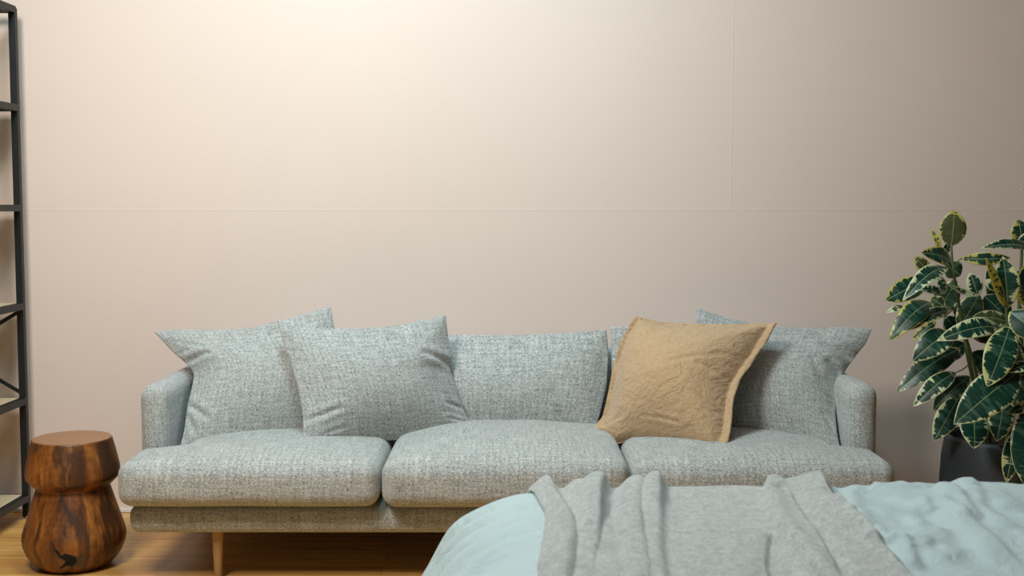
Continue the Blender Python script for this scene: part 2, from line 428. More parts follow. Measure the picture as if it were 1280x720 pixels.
def grid_pillow(name, top, right, bottom, left, Y, T, m, creases=(), back=.8, seed=0, N=72, press=1.0, size=(.55, .45), flange=None, root=None, sharp=.0):
    """edges run: top TL->TR, right TR->BR, bottom BL->BR, left TL->BL (photo pixels); Y=(TL,TR,BR,BL) real depths"""
    yTL, yTR, yBR, yBL = Y; T = T * 1.2
    Tp = edge3(top, yTL, yTR, N); Rt = edge3(right, yTR, yBR, N); Bt = edge3(bottom, yBL, yBR, N); Lf = edge3(left, yTL, yBL, N)
    s = np.linspace(0, 1, N); t = np.linspace(0, 1, N)
    S_, T_ = np.meshgrid(s, t, indexing='ij')      # s across, t down
    S3 = S_[..., None]; T3 = T_[..., None]
    G = (1 - T3) * Tp[:, None] + T3 * Bt[:, None] + (1 - S3) * Lf[None] + S3 * Rt[None] \
        - ((1 - S3) * (1 - T3) * Tp[0] + S3 * (1 - T3) * Tp[-1] + (1 - S3) * T3 * Bt[0] + S3 * T3 * Bt[-1])
    gx = np.gradient(G, axis=0); gy = np.gradient(G, axis=1)
    nrm = np.cross(gx, gy); nrm /= np.linalg.norm(nrm, axis=-1, keepdims=True)
    if nrm[N // 2, N // 2, 1] > 0: nrm = -nrm       # towards the room
    nm = nrm.mean((0, 1)); nm /= np.linalg.norm(nm); nrm = nm[None, None] * np.ones_like(nrm)
    U = S_ * 2 - 1; V = 1 - T_ * 2
    if flange:
        l, r, tp_, b_ = flange
        Ui = np.clip((U - (-1 + l)) / (2 - l - r) * 2 - 1, -1, 1); Vi = np.clip((V - (-1 + b_)) / (2 - tp_ - b_) * 2 - 1, -1, 1)
        fl = ((np.abs(Ui) >= .999) | (np.abs(Vi) >= .999)).astype(float)
    else: Ui, Vi, fl = U, V, np.zeros_like(U)
    hf, hb = sim_pillow(size[0], size[1], 44, press, seed=seed)
    hf = smooth(hf, 1); hb = smooth(hb, 1)
    def look(A):
        n = A.shape[0]; a = (Ui + 1) / 2 * (n - 1); b = (Vi + 1) / 2 * (n - 1)
        i = np.clip(a.astype(int), 0, n - 2); j = np.clip(b.astype(int), 0, n - 2); fa = a - i; fb = b - j
        return A[i, j] * (1 - fa) * (1 - fb) + A[i + 1, j] * fa * (1 - fb) + A[i, j + 1] * (1 - fa) * fb + A[i + 1, j + 1] * fa * fb
    hf = look(hf); hb = look(hb)
    sc = T / max(hf.max(), 1e-6)
    hf = hf * sc; hb = hb * T / hb.max() * back
    edge = np.clip(np.minimum(1 - np.abs(U), 1 - np.abs(V)) * 9, 0, 1)
    cf = crease_field(U, V, creases)
    if flange:
        hf = T * (np.clip(hf, 0, None) / T) ** .72
        q = np.maximum(np.abs(U - (l - r) / 2) / (1 - (l + r) / 2), np.abs(V - (b_ - tp_) / 2) / (1 - (b_ + tp_) / 2))
        q = np.where(fl > 0, np.clip((q - 1) * 14, 0, 1), 0)
    hf = np.where(fl > 0, .001 + (.006 * q if flange else 0), np.maximum(hf, .004)) + cf * np.clip(edge + .25, 0, 1)
    hb = np.where(fl > 0, .002, np.maximum(hb, .004))
    if flange:
        wav = .004 * np.sin(S_ * 46 + seed) * np.sin(T_ * 31) * fl
        G = G + nrm * (wav)[..., None]
    Fp = G + nrm * hf[..., None]; Bp = G - nrm * hb[..., None]
    bd = np.zeros((N, N), bool); bd[0] = bd[-1] = True; bd[:, 0] = bd[:, -1] = True
    Fp[bd] = G[bd]
    verts = [tuple(v) for v in Fp.reshape(-1, 3)]
    idb = np.full((N, N), -1, int)
    for i in range(N):
        for j in range(N):
            if bd[i, j]: idb[i, j] = i * N + j
            else: idb[i, j] = len(verts); verts.append(tuple(Bp[i, j]))
    faces = []; uvs = []
    sx, sy = size
    for i in range(N - 1):
        for j in range(N - 1):
            q = [(i, j), (i, j + 1), (i + 1, j + 1), (i + 1, j)]
            faces.append([a * N + b for a, b in q]); uvs += [(s[a] * sx, -t[b] * sy) for a, b in q]
            faces.append([idb[a, b] for a, b in q[::-1]]); uvs += [(s[a] * sx + 3, -t[b] * sy) for a, b in q[::-1]]
    me = bpy.data.meshes.new(name); me.from_pydata(verts, [], faces)
    uvl = me.uv_layers.new(name='UVMap'); uvl.data.foreach_set('uv', np.array(uvs, 'f').ravel())
    for p in me.polygons: p.use_smooth = True
    o = link(name, me, m)
    # make sure normals look outward
    bm = bmesh.new(); bm.from_mesh(me); bmesh.ops.recalc_face_normals(bm, faces=bm.faces); bm.to_mesh(me); bm.free()
    sub = o.modifiers.new('subdivision', 'SUBSURF'); sub.levels = 1; sub.render_levels = 1
    if root: reparent(o, root)
    else: shift_to(o, G.mean((0, 1)) * np.array([1, 1, 0]) + np.array([0, 0, G[..., 2].min()]))
    return o

def soft_block(name, xl, xr, y0, y1, z0, z1, r, m, crown=.0, front=.0, n=(46, 34, 12), root=None, sag=None, wob=.0, seed=0):
    """rounded upholstery block; xl, xr may be functions of y; crown lifts the top, front bows the face to the room"""
    fx0 = xl if callable(xl) else (lambda y: xl); fx1 = xr if callable(xr) else (lambda y: xr)
    bm = bmesh.new(); uvl = bm.loops.layers.uv.new('UVMap')
    hx = (fx1(y0) - fx0(y0)) / 2; hy = (y1 - y0) / 2; hz = (z1 - z0) / 2
    cache = {}
    def spaced(nn, h):
        a = np.linspace(-1, 1, nn + 1)
        return np.sign(a) * (1 - (1 - np.abs(a)) ** 1.35) * h
    xs, ys, zs = spaced(n[0], hx), spaced(n[1], hy), spaced(n[2], hz)
    def pt(i, j, k):
        key = (i, j, k)
        if key in cache: return cache[key]
        p = np.array([xs[i], ys[j], zs[k]]); inner = np.array([hx - r, hy - r, hz - r])
        c = np.clip(p, -inner, inner); d = p - c; l = np.linalg.norm(d)
        q = c + d / l * r if l > 1e-9 else p
        a, b_, c_ = q[0] / hx, q[1] / hy, q[2] / hz
        y = (y0 + y1) / 2 + q[1]
        z = (z0 + z1) / 2 + q[2]
        x0_, x1_ = fx0(y), fx1(y); x = (x0_ + x1_) / 2 + a * (x1_ - x0_) / 2
        z += max(c_, 0) * crown * (1 - abs(a) ** 2.6) * (1 - abs(b_) ** 2.4)
        y -= max(-b_, 0) ** 3 * front * (1 - a * a) * (1 - c_ * c_ * .6)
        if wob:
            nv = mnoise.noise(Vector((x * 7 + seed, y * 7, z * 5)))
            nv2 = mnoise.noise(Vector((x * 22 + seed, y * 22, z * 16)))
            z += wob * nv * max(c_, .2); y += wob * (nv * .8 + nv2 * .4) * (1 if b_ < 0 else 0)
        v = bm.verts.new((x, y, z)); cache[key] = v; return v
    def face(grid):
        A, B = len(grid), len(grid[0])
        for a in range(A - 1):
            for b in range(B - 1):
                idx = [grid[a][b], grid[a + 1][b], grid[a + 1][b + 1], grid[a][b + 1]]
                vs = [pt(*k) for k, _ in idx]
                f = bm.faces.new(vs); f.smooth = True
                for lp, (_, uv) in zip(f.loops, idx): lp[uvl].uv = uv
    I, J, K = n[0] + 1, n[1] + 1, n[2] + 1
    for k in (0, n[2]): face([[((i, j, k), (xs[i], ys[j])) for j in range(J)] for i in range(I)])
    for j in (0, n[1]): face([[((i, j, k), (xs[i], zs[k] - hy)) for k in range(K)] for i in range(I)])
    for i in (0, n[0]): face([[((i, j, k), (zs[k] + 5, ys[j])) for k in range(K)] for j in range(J)])
    o = link(name, bm_mesh(name, bm, True), m)
    if root: reparent(o, root)
    return o

# ------------------------------------------------------------------ sofa
sofa = thing('sofa', 'long grey tweed three-seat sofa on round oak legs against the pink wall', 'sofa', (0, 3.9, 0))
soft_block('base', -1.157, 1.128, 3.50, 4.24, .151, .240, .034, TW, n=(60, 20, 8), root=sofa)
AX0, AX1 = -1.170, 1.150
soft_block('arm', AX0, AX0 + .092, 3.665, 4.24, .225, .580, .043, TW, n=(16, 34, 26), root=sofa, wob=.003)
soft_block('arm', AX1 - .092, AX1, 3.665, 4.24, .225, .580, .043, TW, n=(16, 34, 26), root=sofa, wob=.003, seed=9)
soft_block('back', AX0 + .1, AX1 - .1, 4.14, 4.26, .24, .64, .030, TW, n=(60, 8, 20), root=sofa)
def sm(a, b, x): t = min(max((x - a) / (b - a), 0), 1); return t * t * (3 - 2 * t)
SX1, SX2 = -.390, .352
lx = lambda y: -1.171 + (.125) * sm(3.615, 3.655, y)
rx = lambda y: 1.136 - (.108) * sm(3.615, 3.655, y)
soft_block('seat_cushion', lx, SX1 - .004, 3.435, 4.10, .246, .383, .044, TW, crown=.030, front=.006, root=sofa, wob=.004, seed=1, n=(56, 60, 14))
soft_block('seat_cushion', SX1 + .004, SX2 - .004, 3.425, 4.10, .246, .390, .044, TW, crown=.038, front=.008, root=sofa, wob=.004, seed=4, n=(56, 44, 14))
soft_block('seat_cushion', SX2 + .004, rx, 3.435, 4.10, .246, .383, .044, TW, crown=.030, front=.006, root=sofa, wob=.004, seed=7, n=(56, 60, 14))
# back cushions
grid_pillow('back_cushion', [(252, 430), (350, 424), (494, 424)], [(494, 424), (497, 480), (494, 541)], [(250, 545), (400, 545), (494, 541)],
            [(252, 430), (244, 480), (250, 545)], (4.08, 4.08, 3.99, 3.99), .055, TW, size=(.70, .36), seed=3, press=1.0, N=56, root=sofa)
grid_pillow('back_cushion', [(499, 422), (570, 418), (640, 418.5), (700, 416), (740, 413), (759, 411)],
            [(759, 411), (762, 440), (760, 480), (752, 515), (744, 541)], [(505, 543), (620, 541), (700, 541), (744, 541)],
            [(499, 422), (497, 480), (505, 543)], (4.08, 4.08, 3.97, 3.97), .060, TW, size=(.70, .36), seed=5, press=1.0, root=sofa,
            creases=[(.28, .9, .32, .6, .006, .04), (.90, .8, .97, .2, .006, .04), (.8, .97, .88, .55, .004, .04)])
grid_pillow('back_cushion', [(762, 408), (800, 406), (900, 416), (1040, 428)], [(1040, 428), (1052, 480), (1046, 548)], [(772, 541), (900, 545), (1046, 548)],
            [(762, 408), (763, 470), (772, 541)], (4.08, 4.08, 3.99, 3.99), .050, TW, size=(.70, .36), seed=6, press=1.0, N=56, root=sofa)
for x, y in ((-.90, 3.56), (.885, 3.56), (-.90, 4.17), (.885, 4.17), (-.02, 4.17)):
    bm = bmesh.new()
    lathe('leg', [(0, 0), (.0105, 0), (.012, .003), (.0175, .148), (.0175, .16), (0, .16)], OAK, (x, y, 0), 32, root=sofa)

# ------------------------------------------------------------------ throw pillows
grp = 'grey tweed scatter cushions on the sofa'
pA = grid_pillow('throw_pillow', [(191, 414), (222, 411), (265, 412), (310, 410), (358, 398), (390, 389), (414, 382)],
    [(414, 382), (418, 405), (424, 440), (424, 480), (418, 515), (408, 546)],
    [(224, 559), (245, 558), (300, 553), (378, 549), (408, 546)],
    [(191, 414), (215, 440), (236, 458), (242, 468), (239, 484), (234, 505), (231, 525), (229, 540), (224, 559)],
    (4.03, 3.98, 3.86, 3.75), .075, TWP, size=(.60, .44), seed=11,
    creases=[(-1.0, .30, -.62, .42, .022, .06), (-1.0, -.35, -.66, -.62, .015, .055), (-.95, -.55, -.80, -.85, .010, .05), (-.9, .75, -.6, .55, .006, .05)])
tag(pA, 'grey tweed cushion on the left end of the sofa, pointed corner over armrest', 'cushion', grp)
pB = grid_pillow('throw_pillow', [(344, 397), (372, 408), (410, 410), (451, 410), (491, 407), (531, 399), (558, 393)],
    [(558, 393), (561, 420), (566, 446), (563, 460), (572, 487), (581, 513), (587, 525), (604, 537)],
    [(375, 558), (398, 558), (451, 553), (511, 550), (555, 542), (604, 537)],
    [(344, 397), (354, 430), (364, 460), (372, 487), (378, 519), (378, 540), (375, 558)],
    (3.84, 3.97, 3.93, 3.69), .085, TWP, size=(.60, .42), seed=22,
    creases=[(-1.0, -.62, -.55, -.42, .013, .055), (.98, .18, .62, .42, .016, .06), (1.0, -.55, .78, -.45, .013, .05), (.93, -.8, .75, -.7, .01, .04), (.55, .75, .65, .35, .006, .06), (-.75, -.8, -.5, -.72, .006, .04)])
tag(pB, 'wide grey tweed cushion leaning forward beside the bare middle seat back', 'cushion', grp)
pC = grid_pillow('throw_pillow', [(870, 383), (905, 395), (935, 403), (973, 408), (1014, 409), (1063, 408), (1091, 411)],
    [(1091, 411), (1083, 430), (1072, 443), (1063, 455), (1052, 472), (1047, 492), (1045, 515), (1047, 540), (1051, 562)],
    [(905, 548), (959, 550), (1014, 556), (1042, 563), (1051, 562)],
    [(870, 383), (868, 402), (876, 450), (890, 500), (905, 548)],
    (4.02, 4.03, 3.73, 3.90), .075, TWP, size=(.58, .44), seed=33,
    creases=[(1.0, .42, .55, .62, .020, .07), (1.0, .12, .72, .30, .018, .06), (.98, -.75, .75, -.5, .008, .05), (.5, .3, .75, -.05, .006, .06)])
tag(pC, 'grey tweed cushion in the right corner of the sofa, half behind the tan cushion', 'cushion', grp)
pD = grid_pillow('throw_pillow', [(793, 395), (806, 397), (826, 402), (855, 404), (907, 405), (948, 404), (973, 403)],
    [(973, 403), (966, 416), (952, 439), (936, 461), (925, 478), (919, 495), (916, 520), (914, 543), (907, 564)],
    [(721, 535), (744, 544), (765, 556), (790, 551), (820, 552), (855, 557), (889, 564), (907, 564)],
    [(793, 395), (778, 420), (770, 442), (763, 473), (757, 504), (752, 522), (742, 533), (721, 535)],
    (3.96, 3.86, 3.60, 3.92), .115, LIN, size=(.48, .48), seed=44, back=.55, flange=(.09, .13, .05, .055), N=84,
    creases=[(-.2, -.62, .35, -.72, .008, .03), (.85, .0, .45, .12, .010, .045), (.8, -.5, .5, -.3, .007, .04), (.86, -.78, .6, -.55, .008, .04), (-.5, .5, .1, .65, .004, .05), (.1, .1, .7, .35, .005, .05), (-.85, -.8, -.5, -.5, .006, .05)])
tag(pD, 'tan linen cushion with a flat flanged edge, leaning on the right side of the sofa', 'cushion')

# ------------------------------------------------------------------ stool
def ys(y): return max((717 - y) * .00244, 0)
def rs(r): return r * 3.56 / F_PX
stool = thing('stool', 'turned dark teak stump stool with a narrow waist on the floor left of the sofa', 'stool', (P(94, 700, 3.70).x, 3.70, 0))
prof = [(0, 0.0), (rs(38), 0.0), (rs(44), .003), (rs(52), ys(709)), (rs(60), ys(698)), (rs(64.5), ys(686)), (rs(65.5), ys(678)), (rs(64.5), ys(671)), (rs(61), ys(660)), (rs(54.5), ys(640)), (rs(49), ys(622)), (rs(47), ys(616)), (rs(46.5), ys(613)),
        (rs(47.5), ys(611)), (rs(52), ys(607)), (rs(57.5), ys(601)), (rs(59.2), ys(597)), (rs(59.5), ys(593)), (rs(58.8), ys(586)), (rs(54.5), ys(567)), (rs(50.8), ys(553)), (rs(50.2), ys(551)), (rs(49.2), ys(550))]
# densify
pr = []
for (a, b), (c, d) in zip(prof, prof[1:]):
    for q in range(4): pr.append((a + (c - a) * q / 4, b + (d - b) * q / 4))
pr.append(prof[-1]); zt = prof[-1][1]
body = lathe('body', pr + [(rs(48.5), zt - .001), (0, zt - .001)], TEAK, stool.location, 128, root=stool)
topd = lathe('top', [(0, zt - .004), (rs(48.6), zt - .004), (rs(49.0), zt + .0005), (rs(48.4), zt + .0015), (0, zt + .0015)], TEAKT, stool.location, 128, smooth=False, root=stool)
topd['label'] = 'smooth end-grain top with growth rings'
# split crack and knot in the lower swelling: dark sunken splinters
def on_stool(px, py, off=.0012):
    z = ys(py); r = np.interp(z, [p[1] for p in prof[1:]][:13], [p[0] for p in prof[1:]][:13]) + off
    x = (px - 92) * 3.62 / F_PX * .97; x = max(min(x, r * .98), -r * .98)
    return Matrix.Rotation(math.atan2(-stool.location.x, stool.location.y), 3, 'Z') @ Vector((x, -math.sqrt(r * r - x * x), z))
bm = bmesh.new()
knot = [(64, 669), (70, 680), (77, 688), (79, 684), (86, 686), (93, 690), (94, 697), (88, 702), (82, 701), (73, 706), (79, 698), (80, 693), (73, 689), (67, 679)]
ctr = on_stool(85, 694)
vs = [bm.verts.new(on_stool(*p)) for p in knot]; cv = bm.verts.new(ctr)
for i in range(len(vs)): bm.faces.new((vs[i], vs[(i + 1) % len(vs)], cv))
KN = m_plain('dark_knot', (.004, .003, .003), .9, .3)
ko = link('knot', bm_mesh('knot', bm), KN, stool)
sol = ko.modifiers.new('thickness', 'SOLIDIFY'); sol.thickness = .004; sol.offset = 0
ko['label'] = 'black split knot in the wood'

# ------------------------------------------------------------------ shelving unit
SXR = -1.777; SYB = 4.27; SYF = 3.92; SXL = -2.63
sh = thing('shelving_unit', 'tall open shelf with thin black metal frame and pale wood boards at the left edge', 'shelf', ((SXR + SXL) / 2, (SYB + SYF) / 2, 0))
TOPZ = P(15, 10, SYB).z
for x in (SXL, SXR):
    for y in (SYB, SYF):
        box('post', x - .012, x + .012, y - .012, y + .012, .006, TOPZ, BLACK, .0015, 1, root=sh)
        lathe('foot', [(0, 0), (.012, 0), (.012, .006), (.006, .007), (.006, .012), (0, .012)], SCREW, (x, y, 0), 20, root=sh)
levels = [P(20, yy, SYB).z for yy in (12, 135, 260, 383, 501, 622)]
for i, z in enumerate(levels):
    for x in (SXL, SXR): bar('rail', (x, SYF, z), (x, SYB, z), .024, .026, BLACK, (1, 0, 0), root=sh)
    for y in (SYB, SYF): bar('rail', (SXL, y, z), (SXR, y, z), .024, .014, BLACK, (0, 1, 0), root=sh)
    if i: box('shelf_board', SXL + .013, SXR - .013, SYF + .008, SYB - .008, z - .002, z + .013, PALE, .001, 1, root=sh)
for (za, zb) in ((levels[3], levels[4]),):
    for sgn in (0, 1):
        xa, xb = (SXR, SXL) if sgn else (SXL, SXR)
        # crossed flats on the rear plane, meeting the posts at the rails
        bar('cross_brace', (SXR if sgn else SXR, SYB + .012, za - .012 if sgn else zb + .02), (SXR - .52, SYB + .012, zb + .02 if sgn else za - .012), .014, .004, BLACK, (0, 1, 0), root=sh)

# ------------------------------------------------------------------ bed with duvet and throw
BX0, BX1, BY0, BY1 = .04, 1.62, .35, 2.30
bed = thing('bed', 'low bed in the foreground hidden under the pale blue duvet', 'bed', ((BX0 + BX1) / 2, (BY0 + BY1) / 2, 0))
mt = soft_block('mattress', BX0 + .06, BX1 - .06, BY0, BY1 - .06, .26, .50, .04, MATT, n=(20, 24, 8), root=bed)
box('bed_base', BX0 + .06, BX1 - .06, BY0, BY1 - .06, .10, .26, OAK, .01, 2, root=bed)
for x in (BX0 + .15, BX1 - .15):
    for y in (BY0 + .1, BY1 - .2): lathe('leg', [(0, 0), (.02, 0), (.025, .10), (0, .10)], OAK, (x, y, 0), 24, root=bed)

TOP = .585
def plan(px, py, z=TOP + .01): v = PZ(px, py, z); return (v.x, v.y)
def pl_dist(X, Y, pts):
    """distance to a polyline, signed side (+ = right of travel), and 0..1 position"""
    best = np.full(X.shape, 1e9); side = np.zeros_like(X); pos = np.zeros_like(X)
    n = len(pts) - 1
    for i in range(n):
        (x0, y0), (x1, y1) = pts[i], pts[i + 1]; dx, dy = x1 - x0, y1 - y0; L2 = dx * dx + dy * dy + 1e-12
        t = ((X - x0) * dx + (Y - y0) * dy) / L2
        tc = np.clip(t, 0, 1)
        ax = X - x0 - tc * dx; ay = Y - y0 - tc * dy; d = np.hypot(ax, ay)
        cr = (X - x0) * dy - (Y - y0) * dx
        m_ = d < best; best = np.where(m_, d, best); side = np.where(m_, np.sign(cr), side); pos = np.where(m_, (i + tc) / n, pos)
    return best, side, pos
def smf(a, b, x): t = np.clip((x - a) / (b - a), 0, 1); return t * t * (3 - 2 * t)
def fold(X, Y, px, h, wl, wr, fade=0.15, fade2=None):
    """rounded fold along a line: gentle on the left (wl), steep on the right (wr)"""
    pts = [plan(*p) for p in px]
    d, s, t = pl_dist(X + .0035 * np.sin(Y * 11 + pts[0][0] * 40) + .0008 * np.sin(Y * 47 + pts[0][0] * 90), Y, pts)
    # travel is towards the camera (-y): right of travel is -x, so flip
    w = np.where(s > 0, wl, wr)
    f = smf(-.01, fade, t) if fade else 1.0
    if fade2: f = f * (1 - smf(1 - fade2, 1.0, t))
    return h * np.exp(-(d / w) ** 3.0) * f
def noise2(X, Y, sc, seed=0, oct=3):
    out = np.zeros_like(X)
    it = np.nditer([X, Y, out], op_flags=[['readonly'], ['readonly'], ['writeonly']])
    for a, b, o in it:
        o[...] = mnoise.fractal(Vector((float(a) * sc, float(b) * sc, seed)), 1.0, 2.0, oct)
    return out
def roll(p, R, flare):
    """unrolled distance past the edge -> (outward shift, drop)"""
    p = np.maximum(p, 0); a = np.minimum(p / R, math.pi / 2 - flare)
    am = math.pi / 2 - flare; ex = np.maximum(p - R * am, 0)
    return R * np.sin(a) + ex * math.cos(am), R * (1 - np.cos(a)) + ex * math.sin(am)
RL, RF = .23, .11
FL = .60                  # how far the side hangs out of plumb
EX, EY = .065, 2.245       # where the top starts to curve down
def bed_surface(Px, Py, H):
    """Px, Py unrolled plan coordinates; H height above the top, applied along the local normal"""
    sx, dx_ = roll(EX - Px, RL, FL); sy, dy_ = roll(Py - EY, RF, .10)
    X = np.where(Px < EX, EX - sx, Px); Y = np.where(Py > EY, EY + sy, Py)
    ax = np.clip((EX - Px) / RL, 0, math.pi / 2 - FL); ay = np.clip((Py - EY) / RF, 0, math.pi / 2 - .10)
    drop = np.sqrt(dx_ ** 2 + dy_ ** 2)
    nx = -np.sin(ax); ny = np.sin(ay); nz = np.cos(ax) * np.cos(ay); l = np.sqrt(nx * nx + ny * ny + nz * nz) + 1e-6
    X = X + nx / l * H; Y = Y + ny / l * H; Z = TOP - drop + nz / l * H
    return X, Y, np.maximum(Z, .012)
def duvet_height(X, Y):
    H = .006 * noise2(X, Y, 3.0, 5) 
    H = H + .013 * smf(.52, .60, X)                     # fuller on the right
    # left side wrinkles
    for ln, h, w in [([(560, 690), (600, 672), (650, 662), (700, 661)], .005, .012), ([(575, 668), (620, 655), (680, 652)], .003, .012),
                     ([(590, 650), (620, 640), (670, 636)], .003, .012), ([(550, 720), (580, 700), (620, 690)], .003, .012)]:
        H = H + fold(X, Y, ln, h, w, w * .6, .2, .2)
    # right side wrinkles (travel towards the camera)
    def g(x, y): return (1030 + x / 5.12, 580 + y / 5.12)
    R = [([g(180, 120), g(130, 200), g(140, 300), g(200, 420), g(330, 560)], .010, .06, .028),
         ([g(420, 260), g(520, 240), g(700, 240), g(820, 200)], .009, .05, .014),
         ([g(760, 190), g(850, 260), g(900, 340), g(980, 430)], .012, .03, .012),
         ([g(900, 110), g(940, 170), g(980, 250), g(1020, 320), g(1150, 400), g(1280, 470)], .008, .030, .012),
         ([g(700, 260), g(780, 320), g(900, 400), g(1020, 490), g(1150, 610), g(1280, 720)], .010, .04, .014),
         ([g(380, 470), g(420, 540), g(430, 590)], .012, .03, .010),
         ([g(500, 550), g(540, 620), g(580, 717)], .012, .03, .012),
         ([g(430, 520), g(560, 530), g(660, 480), g(860, 490)], .009, .05, .016),
         ([g(570, 300), g(600, 380), g(650, 440)], .006, .02, .010),
         ([g(640, 270), g(660, 330), g(720, 350)], .008, .02, .010),
         ([g(300, 150), g(420, 160), g(560, 150)], .007, .04, .02),
         ([g(1050, 200), g(1150, 260), g(1280, 330)], .007, .04, .02),
         ([g(640, 530), g(650, 600), g(760, 640), g(850, 560)], .008, .03, .015),
         ([g(250, 430), g(300, 350), g(420, 300)], .006, .04, .02)]
    for ln, h, a, b in R: H = H + fold(X, Y, ln, h * 1.3, a, b, .15, .2)
    n1 = noise2(X * 1.0, Y * .6, 9.0, 2, 2); H = H + .004 * (1 - np.abs(n1) * 2) * smf(.55, .75, X)
    # dip beside the throw's right edge
    d, s, t = pl_dist(X, Y, [plan(1052, 604), plan(1046, 635)]); H = H - .012 * np.exp(-(d / .022) ** 2)
    # side drape pleats
    side = smf(.10, -.12, X) if False else 1 - smf(-.10, .06, X)
    H = H + side * .007 * np.sin(Y * 55 + 3 * np.sin(X * 9 + Y * 6)) * (1 - smf(.0, .1, X))
    far = smf(2.25, 2.34, Y); H = H + far * .006 * np.sin(X * 22 + 2 * np.sin(X * 7))
    return H
def sheet(name, Px, Py, H, m, thick, off=-1):
    X, Y, Z = bed_surface(Px, Py, H); n, k = X.shape
    co = np.stack([X, Y, Z], -1).reshape(-1, 3)
    idx = np.arange(n * k).reshape(n, k)
    f = np.stack([idx[:-1, :-1], idx[1:, :-1], idx[1:, 1:], idx[:-1, 1:]], -1).reshape(-1, 4)
    me = bpy.data.meshes.new(name); me.from_pydata(co.tolist(), [], f.tolist())
    for p in me.polygons: p.use_smooth = True
    o = link(name, me, m)
    if me.polygons[len(me.polygons) // 2].normal.z < 0: me.flip_normals()
    s = o.modifiers.new('thickness', 'SOLIDIFY'); s.thickness = thick; s.offset = off
    shift_to(o, (float(X.mean()), float(Y.mean()), float(Z.min())))
    return o
pxs = np.r_[np.linspace(-.45, .2, 90), np.linspace(.2, 1.75, 230)[1:]]; pys = np.r_[np.linspace(.3, 1.6, 40), np.linspace(1.6, 2.72, 210)[1:]]
DX, DY = np.meshgrid(pxs, pys, indexing='ij')
DH = duvet_height(DX, DY)
duvet = sheet('duvet', DX, DY, DH, BLUE, .02)
tag(duvet, 'rumpled pale blue cotton duvet draped over the bed in the foreground', 'duvet')

# throw: boundary lines in plan
Lb = [plan(*p, z=.575) for p in [(652, 606), (668, 625), (681, 650), (681, 668), (672, 720)]]
Rb = [plan(*p, z=.585) for p in [(1033, 592), (1034, 612), (1044, 632), (1060, 648), (1090, 680), (1126, 720)]]
tys = np.r_[np.linspace(1.15, 1.7, 30), np.linspace(1.7, 2.56, 230)[1:]]
def bx(line, y):
    l = sorted(line, key=lambda p: p[1]); return np.interp(y, [p[1] for p in l], [p[0] for p in l])
lft = bx(Lb, tys); rgt = bx(Rb, tys)
low = tys < 1.75
ss = np.linspace(0, 1, 260)
TX = lft[None] * (1 - ss[:, None]) + rgt[None] * ss[:, None]; TY = np.ones_like(TX) * tys[None]
def throw_height(X, Y, S):
    H = duvet_height(X, Y) + .011
    F = lambda ln, h, a, b, f1=0, f2=None: fold(X, Y, ln, h, a, b, f1, f2)
    folds = [F([(676, 560), (677, 600), (686, 622), (699, 646), (705, 668), (706, 692), (702, 730), (700, 800)], .028, .028, .022),
             F([(724, 560), (724, 600), (726, 620), (730, 650)], .019, .024, .020, 0, .6),
             F([(757, 560), (756, 600), (748, 625), (742, 660), (738, 730), (736, 800)], .033, .040, .014, 0, .55),
             F([(797, 560), (795, 602), (790, 625), (794, 655), (798, 730), (800, 800)], .024, .028, .022),
             F([(823, 560), (821, 604), (815, 640), (819, 680), (822, 730), (824, 800)], .031, .026, .017) * (1 - .45 * (1 - smf(1.95, 2.2, Y)))]
    folds += [F([(745, 640), (752, 670), (760, 720), (765, 800)], .012, .03, .03, .3),
              F([(690, 640), (720, 660), (730, 700), (728, 800)], .014, .022, .018, .3),
              F([(780, 655), (775, 690), (778, 740), (780, 800)], .010, .02, .03, .3)]
    out = np.zeros_like(X)
    for f in folds: out = np.maximum(out, f)
    # right strip folded back on itself
    pts = [plan(*p) for p in [(955, 580), (955, 600), (958, 635), (970, 665), (1000, 700), (1022, 730), (1070, 800)]]
    d, s, t = pl_dist(X, Y, pts); sd = d * np.where(s > 0, -1, 1)
    strip = .019 * smf(-.004, .010, sd) * (1 - .5 * smf(.05, .25, sd))
    roundl = .006 * np.exp(-((sd - .016) / .014) ** 2)
    H = H + out * (.15 + .85 * smf(.0, .07, S)) + strip + roundl
    H = H - F([(990, 615), (998, 630), (1012, 660), (1036, 692), (1060, 730), (1110, 800)], .009, .008, .012, .2)
    H = H - F([(972, 664), (962, 704), (970, 730), (985, 800)], .009, .008, .012, .1)
    H = H + F([(953, 650), (930, 680), (920, 730), (905, 800)], .008, .03, .03, .2)
    H = H + F([(900, 640), (880, 680), (870, 730), (860, 800)], .006, .04, .04, .2)
    d, s, t = pl_dist(X, Y, [plan(964, 621), plan(974, 621)]); H = H - .016 * np.exp(-(d / .010) ** 2)
    H = H + F([(967, 596), (975, 606), (980, 616)], .004, .010, .008)
    H = H + .002 * noise2(X, Y, 16, 9, 2)
    # the hem turns down on the bed at both sides
    ed = smf(0, .015, S) * smf(-.004, .035, 1 - S)
    return H * (.45 + .55 * ed)
S2 = ss[:, None] * np.ones_like(TX)
TH = throw_height(TX, TY, S2)
throw = sheet('throw_blanket', TX, TY, TH, WOOL, .007)
tag(throw, 'light grey wool throw gathered in folds across the blue duvet', 'blanket')

